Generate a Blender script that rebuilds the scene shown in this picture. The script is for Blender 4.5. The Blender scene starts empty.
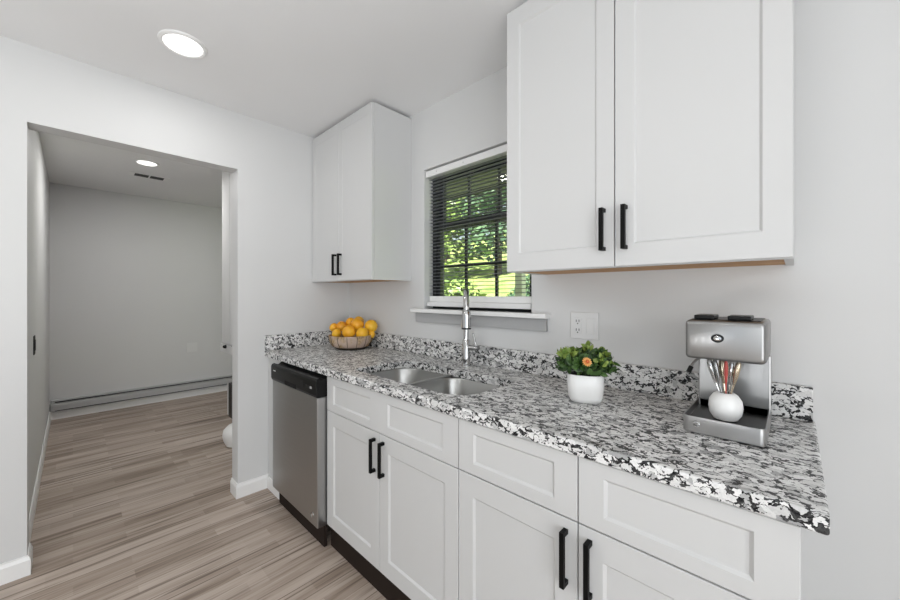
import bpy, bmesh, math, random
from mathutils import Vector, Matrix
R = math.radians
random.seed(7)
C = bpy.context.scene.collection
S = bpy.context.scene

# ------------------------------------------------------------------ camera
cam_d = bpy.data.cameras.new('camera'); cam = bpy.data.objects.new('camera', cam_d); C.objects.link(cam)
cam.location = (2.4879, -1.5512, 1.2861); cam.rotation_euler = (R(90), 0, 0.789)
cam_d.sensor_width = 36; cam_d.lens = 36 * 361.38 / 900
cam_d.shift_x = (450 - 431.46) / 900; cam_d.shift_y = (294.78 - 300) / 900
cam_d.clip_start = 0.02; cam_d.clip_end = 200
S.camera = cam

# ------------------------------------------------------------------ world, sun, big lights, exposure
w = bpy.data.worlds.new('sky'); S.world = w; w.use_nodes = True
bgn = w.node_tree.nodes['Background']
bgn.inputs[0].default_value = (0.80, 0.90, 1.0, 1); bgn.inputs[1].default_value = 1.15
sun_d = bpy.data.lights.new('sun', 'SUN'); sun_d.energy = 19.0; sun_d.angle = R(1.0); sun_d.color = (1, .96, .86)
sun = bpy.data.objects.new('sun', sun_d); C.objects.link(sun); sun.rotation_euler = (R(34), 0, R(12))

def area(name, loc, rot, sx, sy, energy, col=(1, 1, 1), shape='RECTANGLE', spread=180):
    d = bpy.data.lights.new(name, 'AREA'); d.shape = shape; d.size = sx
    if shape in ('RECTANGLE', 'ELLIPSE'): d.size_y = sy
    d.energy = energy; d.color = col; d.spread = R(spread)
    o = bpy.data.objects.new(name, d); C.objects.link(o); o.location = loc; o.rotation_euler = rot
    return o
# fill light added at an invented opening behind the viewpoint
area('back_fill', (3.0, -4.32, 1.1), (R(90), 0, 0), 1.7, 2.0, 2, (.97, .985, 1.0))
# fill light added at an unseen, invented opening in the right-hand wall
area('right_fill', (4.44, -2.7, 1.2), (R(90), 0, R(90)), 2.4, 2.0, 60, (.97, .985, 1.0))
# uplight added behind the viewpoint to lift the ceiling, as a bounced flash would
area('ceiling_fill', (2.05, -2.35, .7), (R(180), 0, 0), .8, .8, 21, (.97, .985, 1.0))
# weak unseen area light on the hidden side of the far room
area('far_room_light', (-2.0, 0.55, 1.5), (R(-90), 0, 0), 1.0, 1.2, 0.3)
S.view_settings.view_transform = 'Standard'; S.view_settings.look = 'None'
S.view_settings.exposure = 0.0; S.view_settings.gamma = 1.0; S.view_settings.use_curve_mapping = False
CAN_ENERGY = 2.8
HALL_CAN_ENERGY = 13.0

# ------------------------------------------------------------------ materials
MATS = {}
def mat(name, col=(.8, .8, .8), rough=.5, metal=0, spec=.5, emit=None, es=0, **kw):
    m = bpy.data.materials.new(name); m.use_nodes = True
    b = m.node_tree.nodes['Principled BSDF']
    b.inputs['Base Color'].default_value = (*col, 1); b.inputs['Roughness'].default_value = rough
    b.inputs['Metallic'].default_value = metal; b.inputs['Specular IOR Level'].default_value = spec
    if emit: b.inputs['Emission Color'].default_value = (*emit, 1); b.inputs['Emission Strength'].default_value = es
    for k, v in kw.items(): b.inputs[k].default_value = v
    MATS[name] = m
    return m
class NT:
    def __init__(s, m): s.t = m.node_tree; s.b = s.t.nodes['Principled BSDF']
    def n(s, typ, **kw):
        x = s.t.nodes.new(typ)
        for k, v in kw.items(): setattr(x, k, v)
        return x
    def l(s, a, b): s.t.links.new(a, b)
    def coord(s, scale=(1, 1, 1), rot=(0, 0, 0), loc=(0, 0, 0)):
        g = s.n('ShaderNodeNewGeometry'); mp = s.n('ShaderNodeMapping')
        mp.inputs['Scale'].default_value = scale; mp.inputs['Rotation'].default_value = rot; mp.inputs['Location'].default_value = loc
        s.l(g.outputs['Position'], mp.inputs['Vector']); return mp.outputs[0]
    def noise(s, vec, scale, detail=2, rough=.5, dist=0):
        x = s.n('ShaderNodeTexNoise'); x.inputs['Scale'].default_value = scale; x.inputs['Detail'].default_value = detail
        x.inputs['Roughness'].default_value = rough; x.inputs['Distortion'].default_value = dist
        if vec is not None: s.l(vec, x.inputs['Vector'])
        return x
    def ramp(s, fac, stops, interp='LINEAR'):
        r = s.n('ShaderNodeValToRGB'); r.color_ramp.interpolation = interp
        e = r.color_ramp.elements
        while len(e) < len(stops): e.new(.5)
        for i, (p, c) in enumerate(stops):
            e[i].position = p; e[i].color = (*c, 1) if not isinstance(c, (int, float)) else (c, c, c, 1)
        s.l(fac, r.inputs[0]); return r.outputs[0]
    def mix(s, fac, a, b, mode='MIX'):
        x = s.n('ShaderNodeMix', data_type='RGBA', blend_type=mode)
        for sock, v in ((0, fac), (6, a), (7, b)):
            if hasattr(v, 'links'): s.l(v, x.inputs[sock])
            elif isinstance(v, (int, float)): x.inputs[sock].default_value = v
            else: x.inputs[sock].default_value = (*v, 1)
        return x.outputs[2]
    def math(s, op, a, b=0.0):
        x = s.n('ShaderNodeMath', operation=op)
        for i, v in enumerate((a, b)):
            if hasattr(v, 'links'): s.l(v, x.inputs[i])
            else: x.inputs[i].default_value = v
        return x.outputs[0]
    def bump(s, h, strength=.1, dist=.01):
        x = s.n('ShaderNodeBump'); x.inputs['Strength'].default_value = strength; x.inputs['Distance'].default_value = dist
        s.l(h, x.inputs['Height']); s.l(x.outputs[0], s.b.inputs['Normal'])

def painted(name, col, rough=.6, bump=.05):
    m = mat(name, col, rough, spec=.3); t = NT(m)
    n = t.noise(t.coord(), 180, 3); t.bump(n.outputs['Fac'], bump, .002)
    n2 = t.noise(t.coord(), 1.3, 2)
    c = t.ramp(n2.outputs['Fac'], [(.3, tuple(v * .98 for v in col)), (.7, tuple(min(1, v * 1.02) for v in col))])
    t.l(c, t.b.inputs['Base Color']); return m
WALL = painted('wall_paint', (.66, .66, .655))
CEIL = painted('ceiling_paint', (.82, .82, .82), .7, .08)
APRON_SHADE = painted('apron_shade_paint', (.42, .42, .42))  # grey darkened to carry the shade cast by the sill
TRIM = mat('trim_paint', (.83, .825, .815), .35)
CAB = mat('cabinet_paint', (.62, .62, .615), .32, spec=.4)
CABD = mat('cabinet_seam', (.30, .30, .295), .6)
BLACK = mat('black_metal', (.003, .003, .003), .5, spec=.15)
STEEL = mat('brushed_steel', (.52, .52, .51), .34, 1.0)
def brushed(m, axis, amt=.1):
    t = NT(m); sc = [4, 4, 4]
    for i in range(3): sc[i] = 3 if i == axis else 400
    n = t.noise(t.coord(tuple(sc)), 1, 2)
    r = t.ramp(n.outputs['Fac'], [(.3, .28), (.7, .28 + amt)]); t.l(r, t.b.inputs['Roughness'])
brushed(STEEL, 0)
DWSTEEL = mat('dishwasher_steel', (.44, .44, .435), .36, 1.0); brushed(DWSTEEL, 0, .14)
SINKSTEEL = mat('sink_steel', (.40, .40, .39), .22, 1.0); brushed(SINKSTEEL, 2, .0)
CHROME = mat('chrome', (.56, .56, .56), .08, 1.0)
CHROMED = mat('dark_chrome', (.25, .25, .25), .25, 1.0)
BPLASTIC = mat('black_plastic', (.005, .005, .005), .36, spec=.22)
DGREY = mat('dark_grey_plastic', (.022, .022, .023), .5, spec=.25)
TOE_SHADE = mat('toe_shade_brown', (.020, .013, .010), .7, spec=.2)  # dark brown stands in for the floor shade along the toe line
PLASTIC = mat('white_plastic', (.70, .70, .695), .35)
CERAMIC = mat('white_ceramic', (.86, .855, .84), .3)
GREYPRINT = mat('grey_print', (.45, .45, .45), .6)
RAWWOOD = mat('raw_wood', (.42, .24, .11), .6)
t = NT(RAWWOOD); n = t.noise(t.coord((3, 60, 60)), 1, 3)
t.l(t.ramp(n.outputs['Fac'], [(.3, (.42, .20, .065)), (.7, (.60, .34, .14))]), t.b.inputs['Base Color'])

def m_floor():
    m = mat('wood_plank_floor', (.4, .35, .3), .42, spec=.35); t = NT(m)
    v = t.coord((1, 1, 1), (0, 0, R(90)))         # texture x runs along world y
    def brick(wd, ht, off, loc, mortar):
        mp = t.n('ShaderNodeMapping'); mp.inputs['Location'].default_value = loc; t.l(v, mp.inputs['Vector'])
        b = t.n('ShaderNodeTexBrick', offset=off, offset_frequency=2, squash=1.0)
        b.inputs['Scale'].default_value = 1; b.inputs['Brick Width'].default_value = wd; b.inputs['Row Height'].default_value = ht
        b.inputs['Mortar Size'].default_value = mortar; b.inputs['Color1'].default_value = (0, 0, 0, 1)
        b.inputs['Color2'].default_value = (1, 1, 1, 1); b.inputs['Mortar'].default_value = (.4, .4, .4, 1)
        b.inputs['Bias'].default_value = 0; t.l(mp.outputs[0], b.inputs['Vector']); return b
    b1 = brick(.55, .064, .37, (0.1, .2, 0), .0)
    b2 = brick(1.22, .128, .41, (0.3, .2, 0), .0)
    b3 = brick(60, .128, .0, (0.3, .2, 0), .0016)
    warp = t.noise(t.coord((3, .8, 1)), 1, 2)
    nz = t.noise(t.coord((34, 1.5, 1)), 1, 5, .62, .5)
    nz2 = t.noise(t.coord((120, 3.0, 1)), 1, 3, .6)
    nz3 = t.noise(t.coord((9, .9, 1)), 1, 2)
    a = t.mix(.23, nz.outputs['Fac'], b1.outputs['Color'])
    a = t.mix(.12, a, b2.outputs['Color'])
    a = t.mix(.22, a, nz2.outputs['Fac']); a = t.mix(.25, a, nz3.outputs['Fac'])
    c = t.ramp(a, [(.34, (.165, .121, .092)), (.43, (.325, .258, .208)), (.53, (.45, .372, .315)), (.68, (.58, .497, .434))])
    sk = t.noise(t.coord((52, 1.15, 1), (0, 0, 0), (3, 7, 0)), 1, 2, .5)
    c = t.mix(t.ramp(sk.outputs['Fac'], [(.575, 0.0), (.66, .85)]), c, (.13, .094, .070))
    gap = t.math('MULTIPLY', b3.outputs['Fac'], t.ramp(nz3.outputs['Fac'], [(.45, 0.0), (.6, 1.0)]))
    c = t.mix(gap, c, (.10, .075, .055))
    t.l(c, t.b.inputs['Base Color'])
    t.bump(a, .06, .002); return m
FLOOR = m_floor()

def m_granite():
    m = mat('speckled_granite', (.6, .6, .6), .34, spec=.22); t = NT(m)
    g = t.coord((1, 1, 1))
    wob = t.noise(g, 34, 3, .6)
    off = t.n('ShaderNodeVectorMath', operation='SCALE'); t.l(wob.outputs['Color'], off.inputs[0]); off.inputs['Scale'].default_value = .040
    add = t.n('ShaderNodeVectorMath', operation='ADD'); t.l(g, add.inputs[0]); t.l(off.outputs[0], add.inputs[1])
    st = t.n('ShaderNodeMapping'); st.inputs['Rotation'].default_value = (.5, .25, .9); st.inputs['Scale'].default_value = (.85, 1.35, 1.5)
    t.l(add.outputs[0], st.inputs['Vector'])
    vo = t.n('ShaderNodeTexVoronoi', feature='DISTANCE_TO_EDGE'); vo.inputs['Scale'].default_value = 41; t.l(st.outputs[0], vo.inputs['Vector'])
    vc = t.n('ShaderNodeTexVoronoi', feature='F1'); vc.inputs['Scale'].default_value = 41; t.l(st.outputs[0], vc.inputs['Vector'])
    sep = t.n('ShaderNodeSeparateColor'); t.l(vc.outputs['Color'], sep.inputs[0])
    cell = t.ramp(sep.outputs[0], [(0, (.36, .36, .36)), (.12, (.54, .54, .535)), (.30, (.72, .715, .705)), (.7, (.83, .825, .815)), (1, (.88, .875, .865))])
    n1 = t.noise(st.outputs[0], 40, 3, .65)
    width = t.ramp(n1.outputs['Fac'], [(.45, 0.0), (.70, 1.0)])
    thr = t.math('MULTIPLY', width, .27)
    vein = t.math('LESS_THAN', vo.outputs['Distance'], thr)
    n2 = t.noise(st.outputs[0], 80, 3, .6)
    blk = t.ramp(n2.outputs['Fac'], [(.61, 0.0), (.63, 1.0)])
    n3 = t.noise(st.outputs[0], 120, 2)
    dark = t.ramp(n3.outputs['Fac'], [(.40, (.006, .006, .007)), (.70, (.09, .09, .09))])
    n4 = t.noise(g, 240, 2)
    c = t.mix(.22, cell, t.ramp(n4.outputs['Fac'], [(.35, (.35, .35, .35)), (.6, (.85, .85, .84))]), 'MULTIPLY')
    mk = t.math('MAXIMUM', vein, blk)
    c = t.mix(mk, c, dark)
    t.l(c, t.b.inputs['Base Color']); return m
GRANITE = m_granite()

# ------------------------------------------------------------------ mesh helpers
class MB:
    def __init__(s): s.bm = bmesh.new()
    def box(s, x0, x1, y0, y1, z0, z1):
        vs = [s.bm.verts.new((x, y, z)) for x in (x0, x1) for y in (y0, y1) for z in (z0, z1)]
        for f in ((0, 1, 3, 2), (4, 6, 7, 5), (0, 4, 5, 1), (2, 3, 7, 6), (0, 2, 6, 4), (1, 5, 7, 3)):
            s.bm.faces.new([vs[i] for i in f])
        return vs
    def loft(s, rings, cap0=True, cap1=True, closed=True):
        L = [[s.bm.verts.new(p) for p in r] for r in rings]
        n = len(L[0])
        for a, b in zip(L, L[1:]):
            for i in range(n if closed else n - 1):
                j = (i + 1) % n
                s.bm.faces.new((a[i], a[j], b[j], b[i]))
        if cap0: s.bm.faces.new(list(reversed(L[0])))
        if cap1: s.bm.faces.new(L[-1])
        return L
    def lathe(s, prof, c=(0, 0, 0), n=32, cap0=True, cap1=True, sx=1, sy=1):
        s.loft([[(c[0] + r * sx * math.cos(2 * math.pi * i / n), c[1] + r * sy * math.sin(2 * math.pi * i / n), c[2] + z) for i in range(n)] for r, z in prof], cap0, cap1)
    def tube(s, pts, rad, n=12, caps=True):
        pts = [Vector(p) for p in pts]; rings = []
        up = None
        for i, p in enumerate(pts):
            d = (pts[min(i + 1, len(pts) - 1)] - pts[max(i - 1, 0)]).normalized()
            if up is None: up = d.orthogonal().normalized()
            up = (up - d * up.dot(d)).normalized(); sd = d.cross(up)
            r = rad[i] if isinstance(rad, (list, tuple)) else rad
            rings.append([p + r * (up * math.cos(2 * math.pi * k / n) + sd * math.sin(2 * math.pi * k / n)) for k in range(n)])
        s.loft(rings, caps, caps)
    def sphere(s, c, r, sc=(1, 1, 1), seg=20, rng=12):
        m = Matrix.Translation(c) @ Matrix.Diagonal((r * sc[0], r * sc[1], r * sc[2], 1))
        bmesh.ops.create_uvsphere(s.bm, u_segments=seg, v_segments=rng, radius=1, matrix=m)
    def build(s, name, m, parent=None, smooth=False, bevel=0, bseg=2, loc=None, ang=30):
        bmesh.ops.recalc_face_normals(s.bm, faces=s.bm.faces)
        if bevel:
            pass
        me = bpy.data.meshes.new(name); s.bm.to_mesh(me); s.bm.free()
        me.materials.append(m)
        o = bpy.data.objects.new(name, me); C.objects.link(o)
        if parent is not None: o.parent = parent
        if loc: o.location = loc
        if bevel:
            md = o.modifiers.new('bevel', 'BEVEL'); md.width = bevel; md.segments = bseg; md.limit_method = 'ANGLE'; md.angle_limit = R(ang)
        if smooth:
            me.shade_smooth() if hasattr(me, 'shade_smooth') else None
            try: me.set_sharp_from_angle(angle=R(40))
            except Exception: pass
        return o
def tag(o, label, cat, group=None, kind=None):
    if label: o['label'] = label
    if cat: o['category'] = cat
    if group: o['group'] = group
    if kind: o['kind'] = kind
    return o
def empty(name, label, cat, loc=(0, 0, 0), rz=0, group=None, kind=None):
    o = bpy.data.objects.new(name, None); C.objects.link(o); o.location = loc; o.rotation_euler = (0, 0, rz)
    o.empty_display_size = .05
    return tag(o, label, cat, group, kind)
def struct(name, mb, m, label, cat, **kw):
    o = mb.build(name, m, **kw); return tag(o, label, cat, kind='structure')
def boxes(*bs):
    mb = MB()
    for b in bs: mb.box(*b)
    return mb

# ------------------------------------------------------------------ room shell
H = 2.4385
XR, YF = 4.4, -4.2
XF = -2.9            # far wall of the room beyond the opening
YHL = -1.72          # left wall of that room
YHR = .7
OY0, OY1, OH = -1.700, -.8099, 2.0812
WX0, WX1, WZ0, WZ1 = .862, 1.602, 1.20, 2.06
struct('floor', boxes((XF - .1, XR + .1, YF - .1, YHR + .1, -.06, 0)), FLOOR, 'grey-brown wood plank floor', 'floor')
struct('ceiling', boxes((XF - .1, XR + .1, YF - .1, YHR + .1, H, H + .06)), CEIL, 'plain white painted ceiling', 'ceiling')
struct('wall_window', boxes((-.06, WX0, 0, .15, 0, H), (WX1, XR + .1, 0, .15, 0, H), (WX0, WX1, 0, .15, WZ1, H), (WX0, WX1, 0, .15, 0, WZ0)), WALL,
       'pale grey wall with the window, behind the counter', 'wall')
struct('wall_left', boxes((-.11, 0, OY1, .15, 0, H), (-.11, 0, OY0, OY1, OH, H), (-.11, 0, YF - .1, OY0, 0, H)), WALL,
       'pale grey wall with the open doorway', 'wall')
struct('wall_right', boxes((XR, XR + .1, YF - .1, -3.9, 0, H), (XR, XR + .1, -1.5, 0, 0, H), (XR, XR + .1, -3.9, -1.5, 2.2, H), (XR, XR + .1, -3.9, -1.5, 0, .2)), WALL, 'pale grey wall out of view on the right', 'wall')  # opening invented to let the added fill light in
struct('wall_front', boxes((0, 2.1, YF - .1, YF, 0, H), (3.9, XR, YF - .1, YF, 0, H), (2.1, 3.9, YF - .1, YF, 2.1, H)), WALL, 'pale grey wall behind the viewpoint with an opening added for fill light', 'wall')
struct('wall_far', boxes((XF - .1, XF, YHL - .1, YHR + .1, 0, H)), WALL, 'grey far wall of the room through the doorway', 'wall')
struct('wall_far_left', boxes((XF, -.11, YHL - .1, YHL, 0, H)), WALL, 'grey left wall of the room through the doorway', 'wall')
struct('wall_far_right', boxes((XF, -.11, YHR, YHR + .1, 0, H)), WALL, 'grey hidden side wall of the far room', 'wall')

struct('sun_block_slab', boxes((-.5, 5.2, -6.2, YF - .101, 2.46, 2.56)), CEIL, 'unseen slab outside behind the viewpoint, added to block the sun', 'sun blocker')  # added out of view to keep sun out of the rear opening

def baseboard(name, pts, label, h=.09, th=.012):
    # pts: polyline of the wall face; offset to the left-hand side of travel
    mb = MB(); n = len(pts); nv = []
    for i in range(n):
        ds = []
        if i > 0: ds.append((Vector(pts[i]) - Vector(pts[i - 1])).normalized())
        if i < n - 1: ds.append((Vector(pts[i + 1]) - Vector(pts[i])).normalized())
        ns = [Vector((-d.y, d.x)) for d in ds]
        if len(ns) == 1: nv.append(ns[0])
        else:
            b = (ns[0] + ns[1]).normalized(); nv.append(b / max(.3, b.dot(ns[0])))
    prof = [(0, 0), (th, 0), (th, h - .02), (th * .55, h - .006), (th * .5, h), (0, h)]
    rings = [[(pts[i][0] + nv[i].x * a, pts[i][1] + nv[i].y * a, z) for a, z in prof] for i in range(n)]
    mb.loft(rings)
    return struct(name, mb, TRIM, label, 'baseboard')
baseboard('baseboard_left', [(-.11, OY0), (0, OY0), (0, YF)], 'white baseboard on the wall left of the doorway')
baseboard('baseboard_jamb', [(0, -.622), (0, OY1), (-.11, OY1)], 'white baseboard wrapping the doorway jamb by the dishwasher')
baseboard('baseboard_far', [(XF, YHL), (XF, YHR)][::-1], 'white baseboard along the far wall', .082)
baseboard('baseboard_far_left', [(-.11, YHL), (XF + .012, YHL)][::-1], 'white baseboard on the left wall of the far room')

# ------------------------------------------------------------------ window
wn = empty('window_1', 'black framed double-hung window over the sink', 'window', (0, 0, 0), kind='structure')
FRAME = mat('black_window_frame', (.012, .014, .016), .45)
GLASS = bpy.data.materials.new('window_glass'); GLASS.use_nodes = True
gt = GLASS.node_tree; gt.nodes.clear()
go_ = gt.nodes.new('ShaderNodeOutputMaterial'); gm = gt.nodes.new('ShaderNodeMixShader'); gtr = gt.nodes.new('ShaderNodeBsdfTransparent'); ggl = gt.nodes.new('ShaderNodeBsdfGlossy')
ggl.inputs['Roughness'].default_value = .02; gm.inputs[0].default_value = .05; gtr.inputs[0].default_value = (.94, .97, .96, 1)
gt.links.new(gtr.outputs[0], gm.inputs[1]); gt.links.new(ggl.outputs[0], gm.inputs[2]); gt.links.new(gm.outputs[0], go_.inputs[0])
boxes((WX0, WX1, .075, .15, WZ0, WZ0 + .03), (WX0, WX1, .075, .15, WZ1 - .03, WZ1), (WX0, WX0 + .03, .075, .15, WZ0 + .03, WZ1 - .03), (WX1 - .03, WX1, .075, .15, WZ0 + .03, WZ1 - .03)).build('window_frame', FRAME, wn)
GX0, GX1 = WX0 + .03, WX1 - .03
def sash(name, z0, z1, y0, y1, mz):
    st = .028; b = [(GX0, GX0 + st, y0, y1, z0, z1), (GX1 - st, GX1, y0, y1, z0, z1), (GX0 + st, GX1 - st, y0, y1, z0, z0 + .045), (GX0 + st, GX1 - st, y0, y1, z1 - .042, z1)]
    ym = (y0 + y1) / 2
    for mx in (1.119, 1.335): b.append((mx - .0075, mx + .0075, ym - .007, ym + .007, z0 + .045, z1 - .042))
    b.append((GX0 + st, GX1 - st, ym - .0068, ym + .0068, mz - .0085, mz + .0085))
    s = boxes(*b).build(name, FRAME, wn)
    boxes((GX0 + st, GX1 - st, ym - .003, ym + .003, z0 + .045, z1 - .042)).build('pane', GLASS, s)
sash('lower_sash', WZ0 + .03, 1.735, .085, .112, 1.462)
sash('upper_sash', 1.69, WZ1 - .03, .114, .140, 1.886)
# sill (stool) and apron
mb = boxes((.785, 1.70, -.052, .0, 1.178, 1.2), (WX0, WX1, 0, .075, 1.178, 1.2)); struct('trim_1', mb, TRIM, 'white window sill board above the sink', 'window sill', bevel=.003)
struct('trim_3', boxes((.80, 1.685, -.016, 0, 1.118, 1.178)), APRON_SHADE, 'apron board under the window sill, sill shade painted in', 'window apron')

# blinds
bl = empty('window_blind', 'horizontal slat blind lowered over the window', 'blind', (WX0 + .01, .04, 2.0))
BX0, BX1 = .006, WX1 - WX0 - .026
BLIND = mat('white_blind', (.80, .80, .79), .4); SLAT = mat('grey_slat', (.21, .22, .235), .5)
boxes((-.004, BX1 + .004, -.034, -.030, .012, .050), (BX0, BX1, -.030, .02, .016, .048)).build('headrail', BLIND, bl, bevel=.002)
mb = MB()
NS = 35
for i in range(NS):
    z = .000 - i * .0207
    prof = [(-.0125, -.001), (-.006, .0006), (0, .0012), (.006, .0006), (.0125, -.001)]
    # gently crowned thin slat
    top = [(y, zz + .0006) for y, zz in prof]; bot = [(y, zz - .0004) for y, zz in reversed(prof)]
    mb.loft([[(x, y, z + zz - y * .02) for y, zz in top + bot] for x in (BX0, BX1)])
mb.build('slats', SLAT, bl)
boxes((BX0, BX1, -.012, .012, -.757, -.722)).build('bottom_rail', BLIND, bl, bevel=.003)
for k, x in enumerate((.13, .335, .545)):
    mb = MB(); mb.tube([(x, -.0135, .01), (x, -.0135, -.73)], .0006, 5); mb.tube([(x, .0135, .01), (x, .0135, -.73)], .0006, 5)
    mb.build('ladder_cord', SLAT, bl)
for x in (.09, .30): boxes((x - .003, x + .003, -.0352, -.034, .028, .034)).build('headrail_screw', GREYPRINT, bl)
boxes((BX0 - .012, BX1, -.020, .012, -.785, -.7575)).build('bottom_cap_rail', BLIND, bl, bevel=.002)

# ------------------------------------------------------------------ cabinets
def panel_board(x0, x1, y, z0, z1, stile=.057, rail=None, rec=.008, th=.02, splits=None):
    """shaker front facing -y with its front face at y; splits = list of (xa, xb) panels"""
    rail = stile if rail is None else rail
    mb = MB()
    pans = splits or [(x0 + stile, x1 - stile)]
    if len(pans) == 1:
        xa, xb = pans[0]; za, zb = z0 + rail, z1 - rail
        def rect(a, b, c, d, yy): return [(a, yy, c), (b, yy, c), (b, yy, d), (a, yy, d)]
        k = .0015
        mb.loft([rect(x0, x1, z0, z1, y + th), rect(x0, x1, z0, z1, y + k), rect(x0 + k, x1 - k, z0 + k, z1 - k, y), rect(xa, xb, za, zb, y), rect(xa + rec * 1.0, xb - rec * 1.0, za + rec * 1.0, zb - rec * 1.0, y + rec)])
    else:
        cuts = [x0] + [(a[1] + b[0]) / 2 for a, b in zip(pans, pans[1:])] + [x1]
        za, zb = z0 + rail, z1 - rail
        def rect(a, b, c, d, yy): return [(a, yy, c), (b, yy, c), (b, yy, d), (a, yy, d)]
        for (l, r), (xa, xb) in zip(zip(cuts, cuts[1:]), pans):
            mb.loft([rect(l, r, z0, z1, y + th), rect(l, r, z0, z1, y), rect(xa, xb, za, zb, y), rect(xa + rec, xb - rec, za + rec, zb - rec, y + rec)])
    return mb
def handle(x, y, z0, z1, parent, so=.030):
    mb = MB(); w_ = .006
    mb.box(x - w_, x + w_, y - so, y - so + .010, z0, z1)
    for z in (z0, z1 - .012): mb.box(x - w_, x + w_, y - so + .010, y, z, z + .012)
    return mb.build('handle', BLACK, parent, bevel=.001)

D1 = .3115; ZB = 1.3759; ZT = 2.420
def upper(x0, x1, label, rec, gap, stile, hz0, hz1, rail):
    c = empty('upper_cabinet', label, 'cabinet', ((x0 + x1) / 2, -.15, ZB)); o = c.location
    def L(mb): # to local
        bmesh.ops.translate(mb.bm, verts=mb.bm.verts, vec=-o); return mb
    th = .018
    L(boxes((x0, x0 + th, -D1 + .021, -.001, ZB, ZT), (x1 - th, x1, -D1 + .021, -.001, ZB, ZT), (x0 + th, x1 - th, -D1 + .021, -.001, ZT - th, ZT),
            (x0 + th, x1 - th, -.012, -.001, ZB + .02, ZT - th), (x0 + th, x1 - th, -D1 + .021, -D1 + .04, ZB, ZB + .03))).build('body', CAB, c)
    L(boxes((x0 + th, x1 - th, -D1 + .04, -.001, ZB + .003, ZB + .018))).build('bottom_panel', RAWWOOD, c)
    xm = (x0 + x1) / 2
    for s, (a, b) in enumerate(((x0 + .001, xm - gap), (xm + gap, x1 - .001))):
        d = L(panel_board(a, b, -D1, ZB + .002, ZT - .004, stile, rail, rec)).build('door', CAB, c)
        hx = xm + (-.033 if s == 0 else .033)
        mbh = MB(); w_ = .0062; so = .03; y = -D1
        mbh.box(hx - w_, hx + w_, y - so, y - so + .011, hz0, hz1)
        for z in (hz0, hz1 - .012): mbh.box(hx - w_, hx + w_, y - so + .011, y, z, z + .012)
        h = L(mbh).build('handle', BLACK, d)
    return c
upper(.004, .7424, 'narrow white wall cabinet in the corner left of the window', .0012, .0008, .045, 1.414, 1.553, .06)
upper(1.668, 2.4853, 'wide white wall cabinet above the plant, right of the window', .006, .0016, .055, 1.430, 1.568, .068)

FD = -.632; ZC = .915; TH = .037; ZU = ZC - TH
def base(name, x0, x1, label, drawers, seams, hz=(.530, .673)):
    c = empty(name, label, 'cabinet', ((x0 + x1) / 2, -.3, 0)); o = c.location
    def L(mb): bmesh.ops.translate(mb.bm, verts=mb.bm.verts, vec=-o); return mb
    th = .018; yb = FD + .021
    L(boxes((x0, x0 + th, yb, -.002, .105, ZU), (x1 - th, x1, yb, -.002, .105, ZU), (x0 + th, x1 - th, yb, -.002, .105, .123),
            (x0 + th, x1 - th, -.012, -.002, .123, ZU), (x0 + th, x1 - th, yb, yb + .018, ZU - .03, ZU), (x0 + th, x1 - th, yb, yb + .018, .68, .71))).build('body', CAB, c)
    L(boxes((x0, x1, yb + .001, yb + .019, 0, .105))).build('toe_kick', TOE_SHADE, c)  # brought forward and dark, standing in for shade under the fronts
    g = .0016
    for (a, b, sp) in drawers:
        L(panel_board(a + g, b - g, FD, .703, ZU - .006, .062, .036, .007, splits=sp)).build('drawer', CAB, c)
    for i, (a, b) in enumerate(seams):
        d = L(panel_board(a + g, b - g, FD, .118, .699, .06, .068, .007)).build('door', CAB, c)
        hx = b - .031 if i == 0 else a + .031
        mbh = MB(); w_ = .006; so = .028
        mbh.box(hx - w_, hx + w_, FD - so, FD - so + .010, *hz)
        for z in (hz[0], hz[1] - .012): mbh.box(hx - w_, hx + w_, FD - so + .010, FD, z, z + .012)
        L(mbh).build('handle', BLACK, d)
    return c
S1, S2, S3, S4 = .807, 1.690, 2.0945, 2.496
SM = (S1 + S2) / 2
base('sink_base_cabinet', S1, S2, 'white base cabinet under the sink, right of the dishwasher', [(S1, S2, [(.867, 1.18), (1.305, 1.618)])], [(S1, SM), (SM, S2)])
base('drawer_base_cabinet', S2, S4, 'white base cabinet with two drawers at the right end of the counter', [(S2, S3, None), (S3, S4, None)], [(S2, S3), (S3, S4)])
f_ = boxes((.0015, .208, -.622, -.602, .0, ZU)).build('filler_panel', CAB); tag(f_, 'narrow white filler panel between the doorway wall and dishwasher', 'panel')
boxes((.012, .205, -.634, -.622, 0, .085)).build('base_trim', TRIM, f_, bevel=.003)

# ------------------------------------------------------------------ dishwasher
dw = empty('dishwasher', 'stainless steel dishwasher with black control panel', 'dishwasher', (.51, -.35, 0))
def LD(mb): bmesh.ops.translate(mb.bm, verts=mb.bm.verts, vec=Vector((-.51, .35, 0))); return mb
X0, X1, YD = .224, .798, -.68
LD(boxes((X0 + .006, X1 - .006, -.62, -.03, .10, .865))).build('tub_body', DGREY, dw)
LD(boxes((X0, X1, YD, -.621, .108, .766))).build('door', DWSTEEL, dw, bevel=.006, bseg=3)
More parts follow.
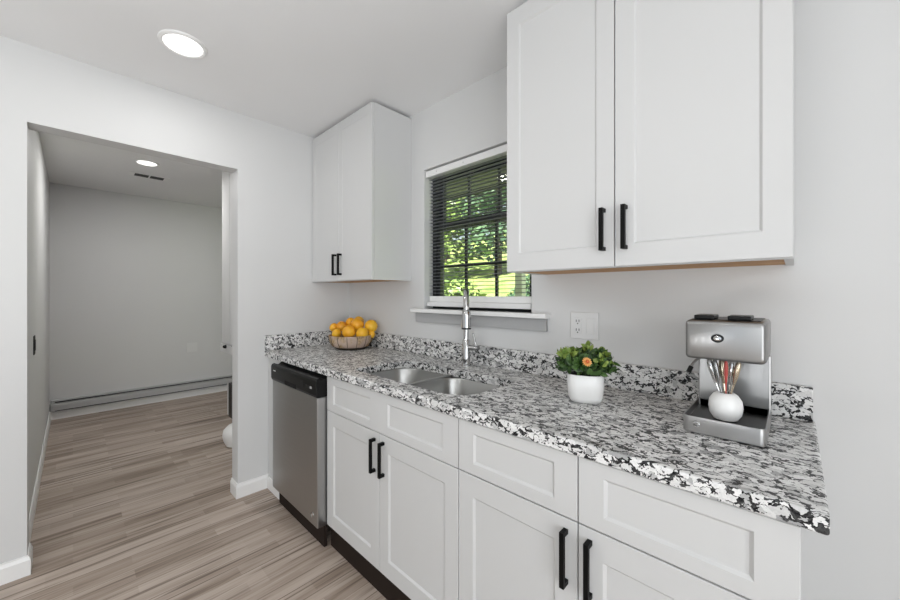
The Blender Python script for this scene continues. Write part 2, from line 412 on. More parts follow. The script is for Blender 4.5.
# black control panel: sloped lip at the top, grip slot under it
mb = MB()
prof = [(-.621, .767), (YD - .002, .767), (YD - .008, .780), (YD - .008, .850), (YD - .002, .862), (YD + .012, .866), (YD + .014, .857), (-.640, .857), (-.621, .872)]
mb.loft([[(x, y, z) for y, z in prof] for x in (X0 - .003, X1 + .003)])
cp = LD(mb).build('control_panel', BPLASTIC, dw, bevel=.002)
yq = YD - .0085
LD(boxes((X0 + .20, X0 + .345, yq - .0005, yq + .004, .772, .795))).build('grip_recess', mat('deep_black', (.002, .002, .002), .8), cp)
LD(boxes((X0 + .40, X0 + .432, yq - .001, yq + .004, .800, .830))).build('button', DGREY, cp, bevel=.0008)
for k in range(3): LD(boxes((X0 + .462 + k * .024, X0 + .480 + k * .024, yq - .001, yq + .004, .806, .818))).build('button', GREYPRINT if k == 2 else DGREY, cp)
LD(boxes((X0 + .035, X0 + .068, yq - .0006, yq + .004, .826, .831))).build('brand_mark', PLASTIC, cp)
mb = MB(); mb.lathe([(.015, 0), (.015, .0015), (.011, .002), (.010, .0008)], n=24)
lg = mb.build('badge', CHROME, dw, smooth=True); lg.location = (X1 - .055 - .51, YD + .35 - .0003, .160); lg.rotation_euler = (R(90), 0, 0)
LD(boxes((X0 + .01, X1 - .001, -.642, -.625, .0, .1065))).build('toe_panel', TOE_SHADE, dw)  # set almost flush so its dark face stands in for floor shade

# ------------------------------------------------------------------ countertop with sink cut-out
CX1 = 2.529; CY0 = -.648
ct = empty('countertop', 'speckled black and white granite countertop with backsplash', 'countertop', (1.26, -.32, ZU))
def LC(mb): bmesh.ops.translate(mb.bm, verts=mb.bm.verts, vec=Vector((-1.26, .32, -ZU))); return mb
def rrect(x0, x1, y0, y1, r, n=6, rs=None):
    rs = rs or [r] * 4; pts = []
    for (cx, cy, a0, rr) in ((x1 - rs[0], y0 + rs[0], -90, rs[0]), (x1 - rs[1], y1 - rs[1], 0, rs[1]), (x0 + rs[2], y1 - rs[2], 90, rs[2]), (x0 + rs[3], y0 + rs[3], 180, rs[3])):
        for i in range(n + 1):
            a = R(a0 + 90 * i / n); pts.append((cx + rr * math.cos(a), cy + rr * math.sin(a)))
    return pts
SKX0, SKX1, SKY0, SKY1 = .932, 1.646, -.560, -.205
cut = rrect(SKX0, SKX1, SKY0, SKY1, .085, 8, [.11, .035, .11, .035])
bm = bmesh.new()
outer = [(.001, CY0), (CX1, CY0), (CX1, -.001), (.001, -.001)]
eds = []
for loop in (outer, cut):
    vs = [bm.verts.new((x, y, ZC)) for x, y in loop]
    eds += [bm.edges.new((vs[i], vs[(i + 1) % len(vs)])) for i in range(len(vs))]
bmesh.ops.triangle_fill(bm, use_beauty=True, use_dissolve=False, edges=eds)
ext = bmesh.ops.extrude_face_region(bm, geom=list(bm.faces))
vv = [e for e in ext['geom'] if isinstance(e, bmesh.types.BMVert)]
bmesh.ops.translate(bm, verts=vv, vec=(0, 0, -TH))
mb = MB(); mb.bm.free(); mb.bm = bm
LC(mb).build('slab', GRANITE, ct, bevel=.005, bseg=3, ang=60)
LC(boxes((.022, 2.524, -.021, -.0005, ZC + .0003, ZC + .100))).build('backsplash', GRANITE, ct, bevel=.002)
LC(boxes((.001, .021, CY0 + .003, -.0005, ZC + .0003, ZC + .100))).build('side_splash', GRANITE, ct, bevel=.002)

# ------------------------------------------------------------------ sink
sk = empty('kitchen_sink', 'undermount stainless steel double bowl sink', 'sink', (1.3, -.38, ZU - .2))
def LS(mb): bmesh.ops.translate(mb.bm, verts=mb.bm.verts, vec=Vector((-1.3, .38, -(ZU - .2)))); return mb
def bowl(x0, x1, y0, y1, rs):
    mb = MB(); zt = ZU - .0015
    rings = []
    for (ins, z, k) in ((-.012, zt, 1), (0.0, zt, 1), (.003, zt - .006, 1), (.010, zt - .165, 1), (.022, zt - .186, .9), (.045, zt - .195, .8)):
        rings.append([(x, y, z) for x, y in rrect(x0 + ins, x1 - ins, y0 + ins, y1 - ins, .1, 8, [max(.01, r * k - ins * .5) for r in rs])])
    mb.loft(rings, False, True)
    o = LS(mb).build('bowl', SINKSTEEL, sk, smooth=True)
    md = o.modifiers.new('thick', 'SOLIDIFY'); md.thickness = .0012; md.offset = 0
    cx_, cy_ = (x0 + x1) / 2, (y0 + y1) / 2
    mb = MB(); mb.lathe([(.044, .0), (.044, .003), (.036, .004), (.030, -.001), (.005, -.001)], (cx_, cy_, zt - .1945), 28)
    LS(mb).build('drain_strainer', CHROME, o, smooth=True)
bowl(.926, 1.252, -.566, -.199, [.09, .05, .115, .04])
bowl(1.280, 1.652, -.566, -.199, [.115, .04, .09, .05])
LS(boxes((1.2535, 1.2785, -.5585, -.2065, ZU - .05, ZU + .008))).build('divider', SINKSTEEL, sk, bevel=.004)

# ------------------------------------------------------------------ faucet
fb = Vector((1.265, -.078, ZC)); dirv = Vector((.64, -.77, 0)).normalized()
fa = empty('faucet', 'tall chrome pull-down kitchen faucet behind the sink', 'faucet', fb)
mb = MB(); mb.lathe([(.027, 0), (.027, .006), (.0235, .010), (.0235, .012)], n=28); mb.build('base_ring', CHROME, fa, smooth=True)
mb = MB(); mb.lathe([(.0205, .011), (.0205, .13), (.0165, .136)], n=28); mb.build('body', CHROME, fa, smooth=True)
mb = MB(); pts = [(0, 0, .13), (0, 0, .22)]
rr = .088
for i in range(1, 15):
    a = math.pi * i / 14; pts.append((dirv.x * (rr - rr * math.cos(a)), dirv.y * (rr - rr * math.cos(a)), .305 + rr * math.sin(a) * 1.0 + 0))
pts[1:2] = [(0, 0, .22), (0, 0, .30)]
pts.append((dirv.x * 2 * rr, dirv.y * 2 * rr, .30))
mb.tube(pts, .0145, 16); mb.build('neck', CHROME, fa, smooth=True)
ex = Vector((dirv.x * 2 * rr, dirv.y * 2 * rr, 0))
mb = MB(); mb.lathe([(.0145, .300), (.019, .295), (.021, .270), (.0235, .222), (.0235, .214)], (ex.x, ex.y, 0), 24); sh = mb.build('spray_head', CHROME, fa, smooth=True)
mb = MB(); mb.lathe([(.0225, .2142), (.0235, .209), (.0215, .206), (.012, .206)], (ex.x, ex.y, 0), 24); mb.build('spray_nozzle', BPLASTIC, sh, smooth=True)
hd = Vector((.92, .1, 0)).normalized()
mb = MB(); mb.tube([hd * .012 + Vector((0, 0, .095)), hd * .072 + Vector((0, 0, .095))], .0135, 16); hh = mb.build('handle_hub', CHROME, fa, smooth=True)
mb = MB(); mb.tube([hd * .062 + Vector((0, 0, .100)), hd * .052 + Vector((0, 0, .135)), hd * .042 + Vector((0, 0, .172))], [.007, .0055, .0045], 10); mb.build('lever', CHROME, hh, smooth=True)

# ------------------------------------------------------------------ recessed lights, vent
DIFF = mat('lit_diffuser', (.9, .9, .9), .5, emit=(1, .985, .96), es=1.8)
def can(x, y, label, energy, r=.092):
    c = empty('recessed_light', label, 'ceiling light', (x, y, H), group='recessed ceiling lights')
    mb = MB(); mb.lathe([(r + .004, -.0005), (r + .002, -.006), (r - .006, -.010), (r - .014, -.008), (r - .016, -.003)], n=40, cap0=False, cap1=False); mb.build('trim_ring', TRIM, c, smooth=True)
    mb = MB(); mb.lathe([(r - .015, -.004), (r * .55, -.010), (.002, -.012)], n=40, cap0=False); mb.build('diffuser', DIFF, c, smooth=True)
    a = area('lamp', (x, y, H - .016), (0, 0, 0), r * 1.7, r * 1.7, energy, (1, .99, .98), 'DISK')
    return c
can(.503, -1.190, 'round lit recessed light in the kitchen ceiling near the doorway', CAN_ENERGY)
can(.56, -2.65, 'round recessed light left of and behind the viewpoint', CAN_ENERGY)
can(3.35, -3.1, 'round recessed light right of and behind the viewpoint', CAN_ENERGY)
can(2.0, -2.9, 'round recessed light in the kitchen ceiling behind the viewpoint', CAN_ENERGY)
can(-1.497, -1.091, 'round lit recessed light in the ceiling beyond the doorway', HALL_CAN_ENERGY, .085)
v = empty('ceiling_vent', 'small white ceiling vent with dark slots beyond the doorway', 'vent', (-1.937, -1.022, H))
boxes((-.065, .065, -.15, .15, -.006, -.0005)).build('vent_frame', TRIM, v, bevel=.002)
boxes((-.045, .045, -.112, -.006, -.0075, -.006)).build('slot', DGREY, v); boxes((-.045, .045, .006, .112, -.0075, -.006)).build('slot', DGREY, v)

# ------------------------------------------------------------------ outlets and switches
def plate(name, label, cat, loc, rz, wd, ht):
    c = empty(name, label, cat, loc, rz)      # local: front faces -y
    boxes((-wd / 2, wd / 2, -.006, -.0005, -ht / 2, ht / 2)).build('cover_plate', PLASTIC, c, bevel=.0025, bseg=3)
    return c
SOCK = mat('socket_dark', (.03, .03, .03), .6)
c = plate('wall_outlet', 'white double outlet and switch plate on the wall behind the plant', 'outlet', (1.8535, 0, 1.154), 0, .119, .114)
so = boxes((-.043, -.010, -.008, -.006, -.034, .034)).build('receptacle', PLASTIC, c, bevel=.001)
for dz in (.019, -.019):
    boxes((-.034, -.031, -.0085, -.007, dz - .004, dz + .006), (-.022, -.019, -.0085, -.007, dz - .004, dz + .006), (-.029, -.024, -.0085, -.007, dz - .013, dz - .008)).build('socket_slots', SOCK, so)
boxes((.010, .043, -.0085, -.006, -.034, .034)).build('rocker_switch', PLASTIC, c, bevel=.001)
c = plate('wall_outlet', 'pale square outlet plate on the far grey wall', 'outlet', (XF, -.478, .62), R(90), .115, .115)
so = boxes((-.017, .017, -.008, -.006, -.034, .034)).build('receptacle', PLASTIC, c, bevel=.001)
c = plate('light_switch', 'dark switch plate on the left wall beyond the doorway', 'switch', (-.778, YHL, .98), R(180), .075, .115)
c.children[0].data.materials[0] = DGREY
boxes((-.017, .017, -.009, -.006, -.033, .033)).build('rocker_switch', BPLASTIC, c, bevel=.001)

# ------------------------------------------------------------------ far room: heater, cupboard, small appliance
HEAT = mat('heater_grey', (.46, .46, .46), .5)
hb = empty('baseboard_heater', 'long grey baseboard heater along the far wall', 'heater', (XF, -.72, .085))
mb = MB(); prof = [(.0005, .0), (.040, .0), (.048, .012), (.048, .075), (.030, .102), (.030, .112), (.0005, .118)]
mb.loft([[(x, y, z) for x, z in prof] for y in (-.985, 1.30)]); mb.build('casing', HEAT, hb)
boxes((.026, .050, -.96, 1.28, .094, .1015)).build('outlet_slot', SOCK, hb); boxes((.046, .0495, -.96, 1.28, .006, .014)).build('inlet_slot', SOCK, hb)
boxes((.046, .051, -.96, 1.28, .044, .052)).build('damper_strip', GREYPRINT, hb)

cb = empty('wall_cupboard', 'white wall cupboard just visible past the doorway jamb', 'cupboard', (-1.07, -.40, .84))
boxes((-.17, .17, -.157, .25, 0, 1.597)).build('body', CAB, cb)
boxes((-.165, .06, -.175, -.158, .01, 1.592)).build('door', CAB, cb); boxes((.066, .168, -.175, -.158, .01, 1.592)).build('door', CAB, cb)
sh = tag(boxes((-1.25, -.90, -.585, -.15, .77, .838)).build('shelf_ledge', CAB), 'thick white ledge under the cupboard past the jamb', 'shelf')
mb = MB(); mb.sphere((-1.075, -.592, .826), .02, (1, 1, .8)); mb.build('knob', BPLASTIC, sh, smooth=True)
ap = empty('small_fridge', 'white and black appliance half hidden behind the doorway jamb', 'appliance', (-.985, -.39, 0))
boxes((-.10, .10, -.172, .2, .20, .50)).build('body', BPLASTIC, ap)
boxes((-.135, -.105, -.172, .2, .21, .49)).build('door', CAB, ap)
for x in (.0, .07):
    for y in (.03, .16): boxes((x, x + .02, y, y + .02, 0, .20)).build('leg', BPLASTIC, ap)

mb = MB(); mb.lathe([(.070, .0005), (.080, .004), (.100, .05), (.108, .09), (.100, .135), (.065, .17), (.0, .18)], n=36, cap1=False)
pd = mb.build('pedestal', CERAMIC, None, smooth=True, loc=(-.90, -.550, 0)); tag(pd, 'rounded white pedestal base on the floor peeking out past the doorway jamb', 'pedestal')

# ------------------------------------------------------------------ fruit bowl and fruit
BC = Vector((.318, -.182, ZC))
WICK = mat('woven_bowl', (.5, .36, .22), .55, spec=.4); t = NT(WICK)
tc = t.n('ShaderNodeTexCoord'); n = t.noise(tc.outputs['Object'], 90, 3)
br = t.noise(tc.outputs['Object'], 14, 2)
c = t.ramp(n.outputs['Fac'], [(.35, (.30, .19, .09)), (.6, (.58, .42, .25))])
c = t.mix(t.ramp(br.outputs['Fac'], [(.45, 0.0), (.6, 1.0)]), c, (.55, .42, .34)); t.l(c, t.b.inputs['Base Color'])
DWICK = mat('dark_wicker', (.05, .035, .022), .6)
fbw = empty('fruit_bowl', 'round brown bowl of oranges in the counter corner', 'bowl', BC)
mb = MB(); mb.lathe([(.092, .004), (.125, .022), (.142, .05), (.150, .090), (.152, .095), (.147, .096), (.138, .052), (.118, .030), (.0, .026)], n=48, cap1=False)
mb.build('bowl_wall', WICK, fbw, smooth=True)
mb = MB(); mb.lathe([(.095, 0), (.098, .004), (.118, .0165), (.096, .009)], n=48); mb.build('foot_ring', DWICK, fbw, smooth=True)
for k in range(14):
    a = 2 * math.pi * (k + .35) / 14; ca, sa = math.cos(a), math.sin(a)
    mb = MB(); mb.tube([(r * ca, r * sa, z) for r, z in ((.126, .020), (.1435, .05), (.1515, .092))], .0016, 6); mb.build('rib', DWICK, fbw)
FR = []
def fruitmat(name, c1, c2):
    m = mat(name, c1, .38, spec=.45); t = NT(m)
    tc = t.n('ShaderNodeTexCoord'); n = t.noise(tc.outputs['Object'], 14, 2); t.l(t.ramp(n.outputs['Fac'], [(.35, c1), (.65, c2)]), t.b.inputs['Base Color'])
    n = t.noise(tc.outputs['Object'], 260, 2); t.bump(n.outputs['Fac'], .12, .001); return m
FM = [fruitmat('orange_peel', (.80, .34, .015), (.88, .46, .03)), fruitmat('yellow_peel', (.84, .43, .02), (.88, .52, .04)), fruitmat('deep_orange_peel', (.72, .27, .012), (.82, .40, .03))]
STEM = mat('fruit_stem', (.12, .09, .03), .7)
fruits = [('A', (.197, -.245, 1.056), .032, 0, 'small orange at the far left rim of the bowl'),
          ('B', (.246, -.213, 1.066), .036, 2, 'orange leaning behind the left rim fruits'),
          ('C', (.262, -.150, 1.088), .036, 0, 'orange at the back left near the top of the pile'),
          ('D', (.283, -.096, 1.092), .040, 1, 'yellow orange at the back, peeking over the topmost one'),
          ('E', (.350, -.150, 1.080), .046, 0, 'large orange on top of the pile in the middle'),
          ('F', (.408, -.078, 1.068), .045, 1, 'yellow orange at the right end of the pile by the backsplash'),
          ('G', (.368, -.230, 1.036), .045, 0, 'big glossy orange in front at the middle of the bowl'),
          ('H', (.432, -.168, 1.026), .042, 1, 'yellow orange in front at the right of the bowl'),
          ('I', (.284, -.275, 1.020), .036, 1, 'pale yellow orange low at the front left rim'),
          ('J', (.428, -.088, 1.012), .026, 1, 'small yellow orange tucked low at the right rim')]
for i, (k, p, r, mi, lab) in enumerate(fruits):
    mb = MB(); sq = (1.0, 1.0, .93 + .05 * ((i * 7) % 3) / 2)
    if k == 'I': sq = (1.15, 1.0, .82)
    mb.sphere((0, 0, 0), r, sq, 28, 18)
    for vtx in mb.bm.verts:
        d = vtx.co.normalized()
        if d.z > .93: vtx.co.z -= r * .06 * (d.z - .93) / .07
    o = mb.build('orange', FM[mi], None, smooth=True, loc=p); tag(o, lab, 'fruit', 'oranges in the bowl')
    o.rotation_euler = (R(18 + 23 * i % 70), R(-30 + 31 * i % 60), R(40 * i))
    mb = MB(); mb.lathe([(r * .07, 0), (r * .09, r * .03), (r * .03, r * .05)], (0, 0, r * sq[2] * .93), 10); mb.build('stem_button', STEM, o, smooth=True)

# ------------------------------------------------------------------ potted plant
PC = Vector((1.966, -.270, ZC))
pl = empty('potted_plant', 'leafy green plant with an orange flower in a white pot', 'plant', PC, R(25))
def sq_ring(h, r, e=3.2, n=40):
    out = []
    for i in range(n):
        a = 2 * math.pi * i / n; ca, sa = math.cos(a), math.sin(a)
        k = (abs(ca) ** e + abs(sa) ** e) ** (-1 / e); out.append((r * k * ca, r * k * sa, h))
    return out
mb = MB(); mb.loft([sq_ring(0, .044), sq_ring(.004, .050), sq_ring(.018, .056), sq_ring(.06, .0595), sq_ring(.094, .0595), sq_ring(.097, .058), sq_ring(.094, .055), sq_ring(.080, .054)], True, False)
pot = mb.build('pot', CERAMIC, pl, smooth=True)
mb = MB(); mb.loft([sq_ring(.070, .0535), sq_ring(.083, .0535)]); mb.build('soil', mat('soil', (.03, .022, .015), .9), pl)
def leafmat(name, c1, c2):
    m = mat(name, c1, .45, spec=.4); t = NT(m)
    g = t.n('ShaderNodeNewGeometry'); n = t.noise(t.coord(), 120, 1)
    f = t.mix(.5, g.outputs['Random Per Island'], n.outputs['Fac']); t.l(t.ramp(f, [(.2, c1), (.75, c2)]), t.b.inputs['Base Color']); return m
LEAF = leafmat('dark_leaf', (.014, .040, .010), (.060, .125, .026))
LEAFY = leafmat('lime_leaf', (.10, .18, .025), (.30, .38, .09))
def leaf(mb, p, d, ln, wd, nrm, curl=.25):
    d = d.normalized(); sd = d.cross(nrm)
    if sd.length < 1e-3: sd = d.orthogonal()
    sd.normalize(); up = sd.cross(d).normalized(); n = 5; L_, M_, R_ = [], [], []
    for i in range(n):
        u = i / (n - 1); ww = wd * math.sin(math.pi * (.12 + .86 * u)) ** .8 if i < n - 1 else wd * .05
        c_ = p + d * ln * u - up * curl * ln * u * u
        L_.append(mb.bm.verts.new(c_ - sd * ww / 2 + up * ww * .18)); M_.append(mb.bm.verts.new(c_)); R_.append(mb.bm.verts.new(c_ + sd * ww / 2 + up * ww * .18))
    for i in range(n - 1):
        mb.bm.faces.new((L_[i], M_[i], M_[i + 1], L_[i + 1])); mb.bm.faces.new((M_[i], R_[i], R_[i + 1], M_[i + 1]))
rnd = random.Random(3)
def clump(name, m, cnt, c0, rad, ln, wd):
    mb = MB()
    for i in range(cnt):
        a = rnd.uniform(0, 2 * math.pi); zt = rnd.uniform(-.25, 1); rr_ = math.sqrt(max(0, 1 - zt * zt * .9))
        d = Vector((math.cos(a) * rr_, math.sin(a) * rr_, zt)).normalized(); q = rnd.uniform(.55, 1.0)
        p = Vector(c0) + Vector((d.x * rad[0], d.y * rad[1], d.z * rad[2])) * q
        dd = (d + Vector((rnd.uniform(-.8, .8), rnd.uniform(-.8, .8), rnd.uniform(-.5, .9)))).normalized()
        leaf(mb, p - dd * ln * .4, dd, ln * rnd.uniform(.7, 1.2), wd * rnd.uniform(.7, 1.2), d)
    return mb.build(name, m, pl, smooth=False)
fol = clump('foliage', LEAF, 700, (.0, 0, .122), (.096, .096, .058), .030, .018)
tag(fol, 'dark green leaves', None)
clump('lime_leaves', LEAFY, 70, (-.055, -.02, .158), (.035, .035, .026), .028, .018)
clump('lime_leaves', LEAFY, 42, (.055, -.035, .145), (.040, .04, .034), .024, .016)
clump('lime_leaves', LEAFY, 26, (.02, .03, .170), (.05, .04, .025), .024, .015)
mb = MB()
for i in range(16):
    a = rnd.uniform(0, 6.28); r_ = rnd.uniform(.0, .03); mb.tube([(math.cos(a) * r_, math.sin(a) * r_, .08), (math.cos(a) * r_ * 2.2, math.sin(a) * r_ * 2.2, .15)], .0018, 5)
mb.build('stems', LEAF, pl)
# flower faces the room
fe = Vector((.000, -.092, .150)); fdir = Vector((.35, -.93, .45)).normalized()
flm = bpy.data.objects.new('flower', None)
mb = MB(); rotq = Vector((0, 0, 1)).rotation_difference(fdir).to_matrix()
for ring, (cnt, ln, tilt, off) in enumerate(((14, .017, .30, 0), (12, .012, .75, .2))):
    for i in range(cnt):
        a = 2 * math.pi * i / cnt + off; d = rotq @ Vector((math.cos(a), math.sin(a), tilt)); leaf(mb, fe + d * .002, d, ln * .85, .007, fdir, .1)
PETAL = mat('orange_petal', (.85, .44, .14), .55); fl = mb.build('flower', PETAL, pl)
mb = MB(); mb.sphere(fe + fdir * .007, .006, (1, 1, 1), 12, 8); mb.build('flower_center', mat('flower_eye', (.55, .12, .03), .7), fl, smooth=True)

# ------------------------------------------------------------------ espresso machine
EX0, EX1, EYF, EYB = 2.270, 2.439, -.370, -.118
em = empty('espresso_machine', 'brushed steel coffee machine at the right end of the counter', 'coffee machine', ((EX0 + EX1) / 2, -.24, ZC))
oe = Vector(em.location)
def LE(mb): bmesh.ops.translate(mb.bm, verts=mb.bm.verts, vec=-oe); return mb
ESTEEL = mat('coffee_machine_steel', (.34, .338, .334), .36, 1.0); brushed(ESTEEL, 2, .12)
TSTEEL = mat('tray_steel', (.52, .515, .51), .36, 1.0); brushed(TSTEEL, 0, .1)
def tray_ring(ins, z, xl=EX0, xr=EX1):
    return [(x, y, z) for x, y in rrect(xl + ins, xr - ins, EYF + ins, EYB - .03 - ins * 0, .012, 4, [.014, .003, .003, .014])]
mb = MB(); mb.loft([tray_ring(.003, ZC + .001), tray_ring(.0, ZC + .004), tray_ring(0, ZC + .045), tray_ring(.003, ZC + .045), tray_ring(.004, ZC + .026), tray_ring(.06, ZC + .0255)])
LE(mb).build('drip_tray', TSTEEL, em, smooth=True)
DTRAY = mat('tray_floor_steel', (.14, .14, .14), .35, 1.0)
LE(boxes((EX0 + .006, EX1 - .006, EYF + .006, EYB - .034, ZC + .0255, ZC + .0275))).build('tray_grate', DTRAY, em)
mb = MB(); mb.lathe([(.0075, 0), (.0075, .002), (.005, .003), (.004, .0015)], n=20); k = mb.build('tray_button', CHROME, em, smooth=True); k.location = Vector((2.302, EYF - .0002, ZC + .026)) - oe; k.rotation_euler = (R(90), 0, 0)
LE(boxes((EX0 + .002, EX1, EYB - .03, EYB, ZC + .001, 1.112))).build('back_column', ESTEEL, em, bevel=.003)
# head, front plate rounded
def head_ring(y, ins, zt=1.218, zb=1.110, tap=0):
    pts = []
    r = .010
    for (cx_, cz_, a0) in ((EX1 - ins - r, zb + ins + r, -90), (EX1 - ins - r, zt - ins - r, 0), (EX0 + ins + r, zt - ins - r, 90), (EX0 + ins + r, zb + ins + r, 180)):
        for i in range(6):
            a = R(a0 + 18 * i); pts.append((cx_ + r * math.cos(a), y, cz_ + r * math.sin(a)))
    return pts
mb = MB(); mb.loft([head_ring(EYB, .004), head_ring(EYB - .01, .001), head_ring(-.318, .001), head_ring(-.322, .003)])
hdm = LE(mb).build('head', ESTEEL, em, smooth=True)
mb = MB(); mb.loft([head_ring(-.3225, .005), head_ring(-.326, .005)]); LE(mb).build('seam_gasket', BPLASTIC, em)
mb = MB(); mb.loft([head_ring(-.3262, .002), head_ring(-.336, .002), head_ring(-.341, .004), head_ring(-.344, .009)])
fp = LE(mb).build('front_plate', ESTEEL, em, smooth=True)
bx, bz = 2.343, 1.171
mb = MB(); mb.lathe([(.0135, 0), (.0135, .003), (.010, .004), (.0095, .002)], n=28, sx=1.0, sy=.82); k = mb.build('badge_ring', DGREY, fp, smooth=True); k.location = Vector((bx, -.3442, bz)) - oe; k.rotation_euler = (R(90), 0, 0)
mb = MB(); mb.lathe([(.0085, 0), (.0085, .0042), (.004, .0052)], n=24, sx=1, sy=.75); k = mb.build('badge_center', CHROME, fp, smooth=True); k.location = Vector((bx, -.3442, bz)) - oe; k.rotation_euler = (R(90), 0, 0)
LE(boxes((EX0 + .010, EX1 - .012, -.310, EYB - .012, 1.2150, 1.2188))).build('top_panel', BPLASTIC, em, bevel=.002)
for a, b in ((2.287, 2.332), (2.360, 2.408)): LE(boxes((a, b, -.312, -.23, 1.2190, 1.2300))).build('lid', BPLASTIC, em, bevel=.002)
mb = MB(); mb.tube([(EX0 + .012, -.16, 1.098), (EX0 - .006, -.18, 1.075), (EX0 - .012, -.19, 1.06)], .004, 10); st = LE(mb).build('steam_wand', ESTEEL, em, smooth=True)
mb = MB(); mb.tube([(EX0 - .010, -.188, 1.064), (EX0 - .016, -.196, 1.046)], .0065, 10); LE(mb).build('wand_tip', BPLASTIC, st, smooth=True)

# vase with metal sticks inside the machine
VC = Vector((2.352, -.275, ZC + .0278))
mb = MB(); mb.lathe([(r * .80, z * .93) for r, z in ((.022, 0), (.033, .003), (.044, .018), (.0475, .038), (.045, .058), (.034, .074), (.024, .080), (.020, .080), (.019, .074), (.026, .062), (.0, .050))], n=40, cap1=False)
va = mb.build('vase', CERAMIC, None, smooth=True, loc=VC); tag(va, 'round white vase standing in the coffee machine tray', 'vase')
GOLD = mat('champagne_metal', (.55, .47, .36), .25, 1.0); REDM = mat('red_stick', (.45, .06, .05), .4)
sticks = [((-.007, -.003), (-.034, -.004), CHROME, .0062, 'silver spoon leaning farthest left in the white vase'),
          ((-.003, -.008), (-.021, -.014), CHROMED, .0050, 'dark metal spoon second from the left in the white vase'),
          ((.000, .004), (-.008, .004), GOLD, .0066, 'champagne spoon upright in the middle of the white vase'),
          ((.002, -.008), (.003, -.016), REDM, .0036, 'slim red handled stick at the front of the white vase'),
          ((.004, .003), (.014, .004), CHROME, .0060, 'silver spoon leaning slightly right in the white vase'),
          ((.008, -.002), (.028, -.008), GOLD, .0055, 'champagne metal spoon leaning farthest right in the white vase')]
for (a, b, m, r, lab) in sticks:
    e = empty('spoon' if m is not REDM else 'stir_stick', lab, 'spoon' if m is not REDM else 'stick', VC, group='utensils in the vase')
    P = lambda u, z: (a[0] + (b[0] - a[0]) * u, a[1] + (b[1] - a[1]) * u, z)
    mb = MB(); mb.tube([P(0, .050), P(.25, .078), P(.5, .098)], [r * .35, r * .4, r * .5], 8); mb.build('stem', m, e, smooth=True)
    mb = MB(); zt = .166
    mb.tube([P(u, .098 + (zt - .098) * (u - .5) / .6) for u in (.5, .6, .75, .9, 1.0, 1.06, 1.1)], [r * .5, r * .8, r * 1.15, r * 1.3, r * 1.15, r * .8, r * .2], 12)
    mb.build('spoon_head' if m is not REDM else 'grip', m, e, smooth=True)

# ------------------------------------------------------------------ outside the window
LAWN = mat('lawn', (.16, .26, .04), .9, spec=.1); t = NT(LAWN)
n = t.noise(t.coord(), .9, 4); n2 = t.noise(t.coord(), 14, 2)
c = t.ramp(n.outputs['Fac'], [(.35, (.13, .20, .05)), (.65, (.36, .40, .15))]); t.l(t.mix(.3, c, n2.outputs['Color'], 'OVERLAY'), t.b.inputs['Base Color'])
mb = MB(); rows = []
for j in range(14):
    y = .16 + j * 2.2; z = -.15 if y < 2.6 else -.15 + (y - 2.6) * .29
    rows.append([(-34 + i * 5, y, z + .25 * math.sin(i * 1.7 + j)) if y > 4 else (-34 + i * 5, y, z) for i in range(11)])
mb.loft(rows, False, False, closed=False)
tag(mb.build('lawn', LAWN, None, smooth=True), 'sunlit green lawn rising outside the window', 'lawn', kind='stuff')
PORCH = mat('porch_grey', (.16, .16, .165), .7)
struct('trim_4', boxes((-5, 5, .152, 2.45, 2.72, 2.80)), PORCH, 'dark porch ceiling outside the window', 'porch ceiling')
pp = empty('porch_post', 'white porch post outside at the right of the window', 'post', (.20, 2.2, -.15))
boxes((-.045, .045, -.045, .045, 0, 2.868)).build('shaft', TRIM, pp); boxes((-.07, .07, -.07, .07, 0, .12)).build('foot', TRIM, pp)

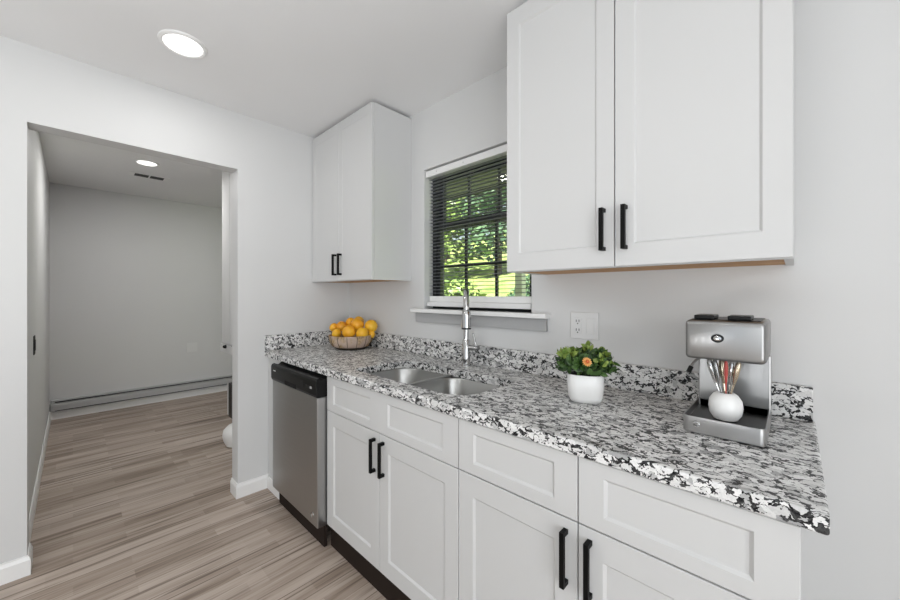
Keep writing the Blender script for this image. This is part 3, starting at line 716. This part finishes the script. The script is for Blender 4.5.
BARK = mat('bark', (.07, .05, .035), .9)
TL = [leafmat('tree_leaf', (.06, .13, .03), (.34, .44, .13)), leafmat('pine_leaf', (.03, .08, .05), (.15, .24, .12)), leafmat('bright_leaf', (.17, .27, .06), (.52, .58, .20))]
def gz(y): return -.15 if y < 2.6 else -.15 + (y - 2.6) * .29
def tree(name, x, y, h, cr, m, label, cat, seed, n=1600, trunk=True, lsz=.16):
    r = random.Random(seed); z0 = gz(y) - .1
    e = empty(name, label, cat, (x, y, z0), group='trees and shrubs outside the window')
    if trunk:
        mb = MB(); mb.tube([(0, 0, 0), (.05, 0, h * .3), (-.04, .03, h * .6), (0, 0, h * .85)], [cr * .085, cr * .06, cr * .04, cr * .015], 10)
        for k in range(5):
            a = k * 1.3; mb.tube([(0, 0, h * (.35 + .08 * k)), (math.cos(a) * cr * .6, math.sin(a) * cr * .6, h * (.5 + .08 * k))], [cr * .03, cr * .01], 6)
        mb.build('trunk', BARK, e, smooth=True)
    mb = MB(); cl = [Vector((r.uniform(-.6, .6) * cr, r.uniform(-.6, .6) * cr, (h * r.uniform(.32, .92)) if trunk else h * r.uniform(.2, .75))) for _ in range(14)]
    for i in range(n):
        c_ = cl[i % len(cl)]; d = Vector((r.gauss(0, 1), r.gauss(0, 1), r.gauss(0, 1))).normalized()
        rad = cr * .45 * r.uniform(.6, 1.0) if trunk else h * .25 * r.uniform(.6, 1)
        p = c_ + d * rad; p.z = max(p.z, .03)
        s_ = lsz * r.uniform(.6, 1.3); u = Vector((r.gauss(0, 1), r.gauss(0, 1), r.gauss(0, .6))).normalized(); v_ = u.cross(d)
        if v_.length < .05: continue
        v_.normalize()
        q = [mb.bm.verts.new(p + u * s_ * a + v_ * s_ * .55 * b) for a, b in ((-1, 0), (0, -1), (1, 0), (0, 1))]
        mb.bm.faces.new(q)
    mb.build('crown', m, e)
tree('tree', -7.5, 8.5, 4.2, 2.0, TL[0], 'broad green tree seen through the left of the blind', 'tree', 1)
tree('tree', -5.2, 9.5, 4.6, 1.9, TL[1], 'dark bluish tree seen through the middle of the blind', 'tree', 2)
tree('tree', -4.0, 12.5, 5.0, 2.2, TL[2], 'bright green tree seen through the right of the blind', 'tree', 3)
tree('tree', -11.5, 13.5, 6.0, 3.0, TL[2], 'tall yellow-green tree farthest up the slope on the left', 'tree', 4)
tree('tree', -8.5, 16.0, 6.5, 3.2, TL[0], 'tall green tree at the back of the slope in the middle', 'tree', 5)
tree('shrub', -3.4, 5.2, 1.3, .8, TL[0], 'dense green shrub low behind the left of the window', 'shrub', 6, 900, False, .09)
tree('shrub', -1.9, 6.4, 1.1, .7, TL[1], 'small dark shrub on the lawn near the porch post', 'shrub', 7, 700, False, .08)
